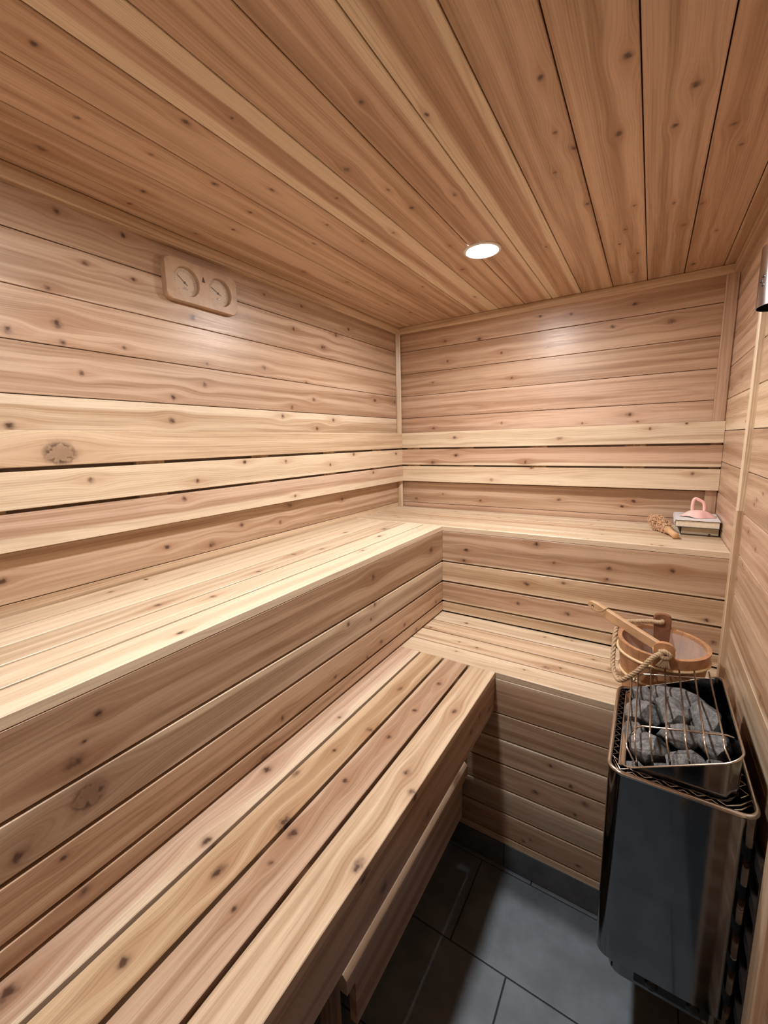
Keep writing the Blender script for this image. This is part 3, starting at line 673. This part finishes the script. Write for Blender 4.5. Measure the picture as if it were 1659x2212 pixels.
rope('cord', [A + ax * .018 + side * .006, A + ax * .022 + side * .012 - nrm * .004, A + ax * .036 + side * .012 - nrm * .006, A + ax * .052 + side * .0115 + nrm * .002, A + ax * .060 + side * .010 + nrm * .014, A + ax * .062 + nrm * .019, A + ax * .058 - side * .010 + nrm * .014, A + ax * .040 - side * .0105, A + ax * .018 - side * .006], .0015, 'rope', ld, 18, 2)

# ---------------------------------------------------------------- books, brush and pink tool on the upper bench
def rotz(o, ang, c):
    o.location = Vector(c); o.rotation_euler = (0, 0, ang)
def book(name, c, ang, w, d, h, cover, label, pages='pages', ribbon=False, th=.0022, over=.003, jacket=False):
    """lying book, spine towards -x, tail edge towards -y"""
    t = thing('book', (0, 0, 0), label, 'book', 'books on the upper bench')
    b = bmesh.new(); boxv(b, -w / 2, w / 2, -d / 2, d / 2, 0, th, .0006); bm_obj('cover', b, cover, t)
    b = bmesh.new(); boxv(b, -w / 2, w / 2, -d / 2, d / 2, h - th, h, .0006); bm_obj('cover', b, cover, t)
    V = []; F = []; N_ = 8
    for y_ in (-d / 2, d / 2):
        for k in range(N_ + 1):
            a = math.pi * (.5 + k / N_); V.append((-w / 2 + .0012 + .0045 * math.cos(a), y_, h / 2 + h / 2 * math.sin(a)))
        for k in range(N_ + 1):
            a = math.pi * (1.5 - k / N_); V.append((-w / 2 + .0012 + .0025 * math.cos(a), y_, h / 2 + (h / 2 - th) * math.sin(a)))
    m_ = 2 * (N_ + 1)
    for k in range(m_): F.append((k, (k + 1) % m_, m_ + (k + 1) % m_, m_ + k))
    for k in range(N_): F += [(k, k + 1, m_ - 2 - k, m_ - 1 - k), (m_ + k, m_ + m_ - 1 - k, m_ + m_ - 2 - k, m_ + k + 1)]
    o = mobj('spine', V, F, 'book_white' if jacket else cover, t); b = bmesh.new(); b.from_mesh(o.data); bmesh.ops.recalc_face_normals(b, faces=b.faces); b.to_mesh(o.data); b.free(); smooth_angle(o, 40)
    b = bmesh.new(); boxv(b, -w / 2 + .0012, w / 2 - over, -d / 2 + over, d / 2 - over, th, h - th); bm_obj('page_block', b, pages, t)
    if jacket:
        b = bmesh.new(); boxv(b, -w / 2 + .0004, w / 2 + .0004, -d / 2 - .0004, d / 2 + .0004, h, h + .0007); bm_obj('jacket', b, 'book_white', t)
    if ribbon:
        P = [(.030, -d / 2 + .002, .006), (.029, -d / 2 - .004, .004), (.028, -d / 2 - .009, -.0), (.026, -d / 2 - .013, .0006)]
        V = []
        for p in P: V += [(p[0] - .0035, p[1], p[2] + .0012), (p[0] + .0035, p[1], p[2] + .0012)]
        mobj('ribbon', V + [(x_, y_, z_ - .0006) for x_, y_, z_ in V], [(2 * i, 2 * i + 1, 2 * i + 3, 2 * i + 2) for i in range(3)] + [(8 + 2 * i, 8 + 2 * i + 2, 8 + 2 * i + 3, 8 + 2 * i + 1) for i in range(3)], 'ribbon', t)
    rotz(t, ang, c); return t
zB = zU + .0005
book('book', (1.4610, -.1190, zB), .02, .122, .185, .0335, 'book_dark', 'dark-covered book with cream pages at the bottom of the pair', 'pages', True)
book('book', (1.4515, -.1450, zB + .0338), -.02, .140, .200, .0275, 'book_dark', 'white-covered book on top of the pair, under the pink tool', jacket=True)
ZT = zB + .0338 + .0286
pk = thing('massage_tool', (1.456, -.155, ZT), 'translucent pink handled tool lying on the white book', 'tool')
V = []; F = []; NS = 40; rows = [(1, 0), (.93, .0035), (.80, .0105), (.66, .0185), (.5, .0245), (.3, .0275), (.01, .0285)]
for q, hgt in rows:
    for j in range(NS):
        a = 2 * math.pi * j / NS; fl_ = 1 + (.16 * math.cos(4 * a) if q > .6 else .05 * math.cos(4 * a)) * q
        V.append((1.456 + .052 * q * fl_ * math.cos(a), -.155 + .036 * q * fl_ * math.sin(a), ZT + .0005 + hgt + (.004 * max(0, math.cos(2 * a - 1.5)) if q == 1 else 0)))
for i in range(len(rows) - 1):
    for j in range(NS): F.append((i * NS + j, i * NS + (j + 1) % NS, (i + 1) * NS + (j + 1) % NS, (i + 1) * NS + j))
F += [tuple(range(NS))[::-1], tuple(range((len(rows) - 1) * NS, len(rows) * NS))]
mobj('flared_base', V, F, 'pink_plastic', pk, True)
tube('handle_loop', catmull([(1.437, -.155, ZT + .022), (1.436, -.155, ZT + .045), (1.438, -.155, ZT + .066), (1.444, -.155, ZT + .074), (1.452, -.155, ZT + .071), (1.464, -.155, ZT + .064), (1.471, -.155, ZT + .058), (1.474, -.155, ZT + .045), (1.475, -.155, ZT + .021)], 5), .0058, 'pink_plastic', pk, 12)

Ab, Bb = Vector((1.311, -.080, zU + .030)), Vector((1.382, -.325, zU + .0135)); axb = (Bb - Ab).normalized(); Lb = (Bb - Ab).length
qb = axb.to_track_quat('Z', 'Y').to_matrix().to_4x4()
br = thing('bath_brush', Ab, 'tufted fibre bath brush with wooden handle beside the books', 'brush')
mb = Matrix.Translation(Ab) @ qb
lathe('handle', [(.0001, Lb * .55), (.009, Lb * .56), (.0095, Lb * .64), (.0135, Lb * .66), (.0145, Lb * .70), (.0115, Lb * .76), (.0110, Lb * .90), (.0125, Lb * .97), (.0105, Lb * .995), (.0001, Lb)], 'brush_wood', br, 24, mb)
rd = random.Random(5); V = []; Fc = []
for k in range(420):
    u = rd.random(); a = rd.random() * 2 * math.pi; zc = Lb * .66 * u
    rr = .0285 * (math.sin(math.pi * min(1, (.12 + .85 * u))) ** .5)
    if u < .12: rr *= .75
    c = Vector((rr * .55 * math.cos(a), rr * .55 * math.sin(a), zc)); e = Vector((rr * math.cos(a), rr * math.sin(a), zc - .006 + .012 * rd.random() - (.022 if u < .15 else 0)))
    jit = lambda q: Vector((rd.gauss(0, q), rd.gauss(0, q), rd.gauss(0, q)))
    tip = e + jit(.0045)
    mid = (c + e) / 2 + jit(.006)
    P = [mb @ p for p in (c, mid, e, tip)]
    P = [Vector((p.x, p.y, max(p.z, zU + .0012))) for p in P]
    tube_data(catmull(P, 3), .0016, 4, False, V, Fc)
tag(mobj('fibre_tuft', V, Fc, 'fibre', br, True), kind='stuff')
lathe('fibre_core', [(.0001, 0), (.010, .01), (.016, Lb * .25), (.016, Lb * .5), (.009, Lb * .62), (.0001, Lb * .63)], 'fibre', br, 16, mb)

# ---------------------------------------------------------------- thermometer and hygrometer on the left wall
GY, GZ = -1.2825, E + .509
gt = thing('wall_gauge', (0, GY, GZ), 'wooden wall plaque with two round dials, thermometer and hygrometer', 'gauge')
def prism(outline, x0, x1, bev=.0):
    b = bmesh.new(); v0 = [b.verts.new((x0, p[0], p[1])) for p in outline]; v1 = [b.verts.new((x1, p[0], p[1])) for p in outline]; n = len(outline)
    f1 = b.faces.new(v1); b.faces.new(v0[::-1])
    for i in range(n): j = (i + 1) % n; b.faces.new((v0[i], v0[j], v1[j], v1[i]))
    if bev: bmesh.ops.bevel(b, geom=list(f1.edges), offset=bev, segments=3, affect='EDGES', profile=.5)
    bmesh.ops.recalc_face_normals(b, faces=b.faces); return b
me = bpy.data.meshes.new('plaque'); b = prism(rrect(GY - .1275, GY + .1275, GZ - .060, GZ + .060, .016, 6), .0003, .024, .005); b.to_mesh(me); b.free()
me.materials.append(M['gauge_wood'])
pl = link('plaque', me, None, gt)
cut = []
for dy in (-.0585, .0625):
    m2 = bpy.data.meshes.new('cut'); b = bmesh.new(); bmesh.ops.create_cone(b, cap_ends=True, segments=48, radius1=.0435, radius2=.0435, depth=.03, matrix=Matrix.Translation((.0235, GY + dy, GZ)) @ Matrix.Rotation(math.radians(90), 4, 'Y')); b.to_mesh(m2); b.free()
    oc = bpy.data.objects.new('cut', m2); COL.objects.link(oc); cut.append(oc)
    md = pl.modifiers.new('b', 'BOOLEAN'); md.object = oc; md.operation = 'DIFFERENCE'; md.solver = 'EXACT'
pl.parent = None; pl.location = (0, 0, 0)
bpy.context.view_layer.update()
ev = pl.evaluated_get(bpy.context.evaluated_depsgraph_get()); nm = bpy.data.meshes.new_from_object(ev); pl.modifiers.clear(); pl.data = nm
for oc in cut: bpy.data.objects.remove(oc)
pl.parent = gt; pl.location = -gt.location
smooth_angle(pl, 30)
def disc(name, cy, cz, x, r, mat, parent, n=40, dx=.0006):
    b = prism([(cy + r * math.cos(2 * math.pi * k / n), cz + r * math.sin(2 * math.pi * k / n)) for k in range(n)], x - dx, x); return bm_obj(name, b, mat, parent)
for dy, na, lb in ((-.0585, 143, 'thermometer dial'), (.0625, 152, 'hygrometer dial')):
    cy = GY + dy
    d_ = disc('dial', cy, GZ, .0100, .0425, 'dial_card', gt); d_['label'] = lb
    V = []; Fc = []
    for k in range(25):
        a = math.radians(-45 + 270 * k / 24); r0 = .029 if k % 4 == 0 else .032
        ca, sa = math.cos(a), math.sin(a); px_, pz_ = -sa, ca; wdt = .0005
        o_ = len(V)
        for r_2, sg in ((r0, -1), (r0, 1), (.0355, 1), (.0355, -1)): V.append((.0104, cy - (r_2 * ca + sg * wdt * px_), GZ + r_2 * sa + sg * wdt * pz_))
        Fc.append((o_, o_ + 1, o_ + 2, o_ + 3))
    for zz3, hwid in ((-.014, .005), (-.018, .009)):
        o_ = len(V); V += [(.0104, cy - hwid, GZ + zz3), (.0104, cy + hwid, GZ + zz3), (.0104, cy + hwid, GZ + zz3 - .0012), (.0104, cy - hwid, GZ + zz3 - .0012)]; Fc.append((o_, o_ + 1, o_ + 2, o_ + 3))
    mobj('markings', V, Fc, 'print_brown', d_)
    a = math.radians(na); ca, sa = math.cos(a), math.sin(a)
    b = bmesh.new(); boxv(b, .0112, .0118, -.0009, .0009, -.012, .029); bmesh.ops.transform(b, matrix=Matrix.Translation((0, cy, GZ)) @ Matrix.Rotation(math.radians(na - 90), 4, 'X'), verts=b.verts); bm_obj('needle', b, 'print_brown', d_)
    disc('hub', cy, GZ, .0122, .0035, 'print_brown', d_, 20, .002)
    lathe('glass', [(.0425, .0), (.030, .0028), (.015, .0040), (.0001, .0044)], 'thin_glass', d_, 40, Matrix.Translation((.0135, cy, GZ)) @ Matrix.Rotation(math.radians(90), 4, 'Y'))
V = [(.0242, GY - .006, GZ + .014), (.0242, GY + .006, GZ + .014), (.0242, GY + .003, GZ + .024), (.0242, GY, GZ + .032), (.0242, GY - .003, GZ + .024)]
mobj('burned_mark', V, [(0, 1, 2, 3, 4)], 'print_brown', gt)

# ---------------------------------------------------------------- polished half-round steel cover on the right wall
SCY = -.70; SR = .055; za_, zb2_ = E + .318, E + .464
sc = thing('steel_cover', (W - .01, SCY, za_), 'half-round polished steel cover with screws high on the right wall', 'cover')
NA = 24; V = []; F = []
for z_ in (za_, zb2_):
    for rr in (SR, SR - .0016):
        for k in range(NA + 1):
            a = math.pi * (.5 + k / NA); V.append((W - .0005 + .72 * rr * math.cos(a), SCY + rr * math.sin(a), z_))
m_ = NA + 1
for k in range(NA):
    F += [(k, k + 1, 2 * m_ + k + 1, 2 * m_ + k), (m_ + k, 3 * m_ + k, 3 * m_ + k + 1, m_ + k + 1), (k, m_ + k, m_ + k + 1, k + 1), (2 * m_ + k, 2 * m_ + k + 1, 3 * m_ + k + 1, 3 * m_ + k)]
o = mobj('shell', V, F, 'mirror_steel', sc); b = bmesh.new(); b.from_mesh(o.data); bmesh.ops.recalc_face_normals(b, faces=b.faces); b.to_mesh(o.data); b.free(); smooth_angle(o, 40)
box('back_plate', W - .003, W - .0006, SCY - SR + .003, SCY + SR - .003, za_ + .001, zb2_ - .001, 'dark_metal', sc)
for z_, an in ((za_ + .03, 118), (za_ + .095, 118), (zb2_ - .03, 118), (za_ + .06, 200), (za_ + .05, 208), (za_ + .07, 208)):
    a = math.radians(an); p = Vector((W - .0005 + .72 * SR * math.cos(a), SCY + SR * math.sin(a), z_)); nn = Vector((math.cos(a) / .72, math.sin(a), 0)).normalized()
    lathe('screw', [(.0001, .0022), (.0026, .002), (.0042, -.0004)], 'dark_metal', sc, 12, Matrix.Translation(p) @ nn.to_track_quat('Z', 'Y').to_matrix().to_4x4())
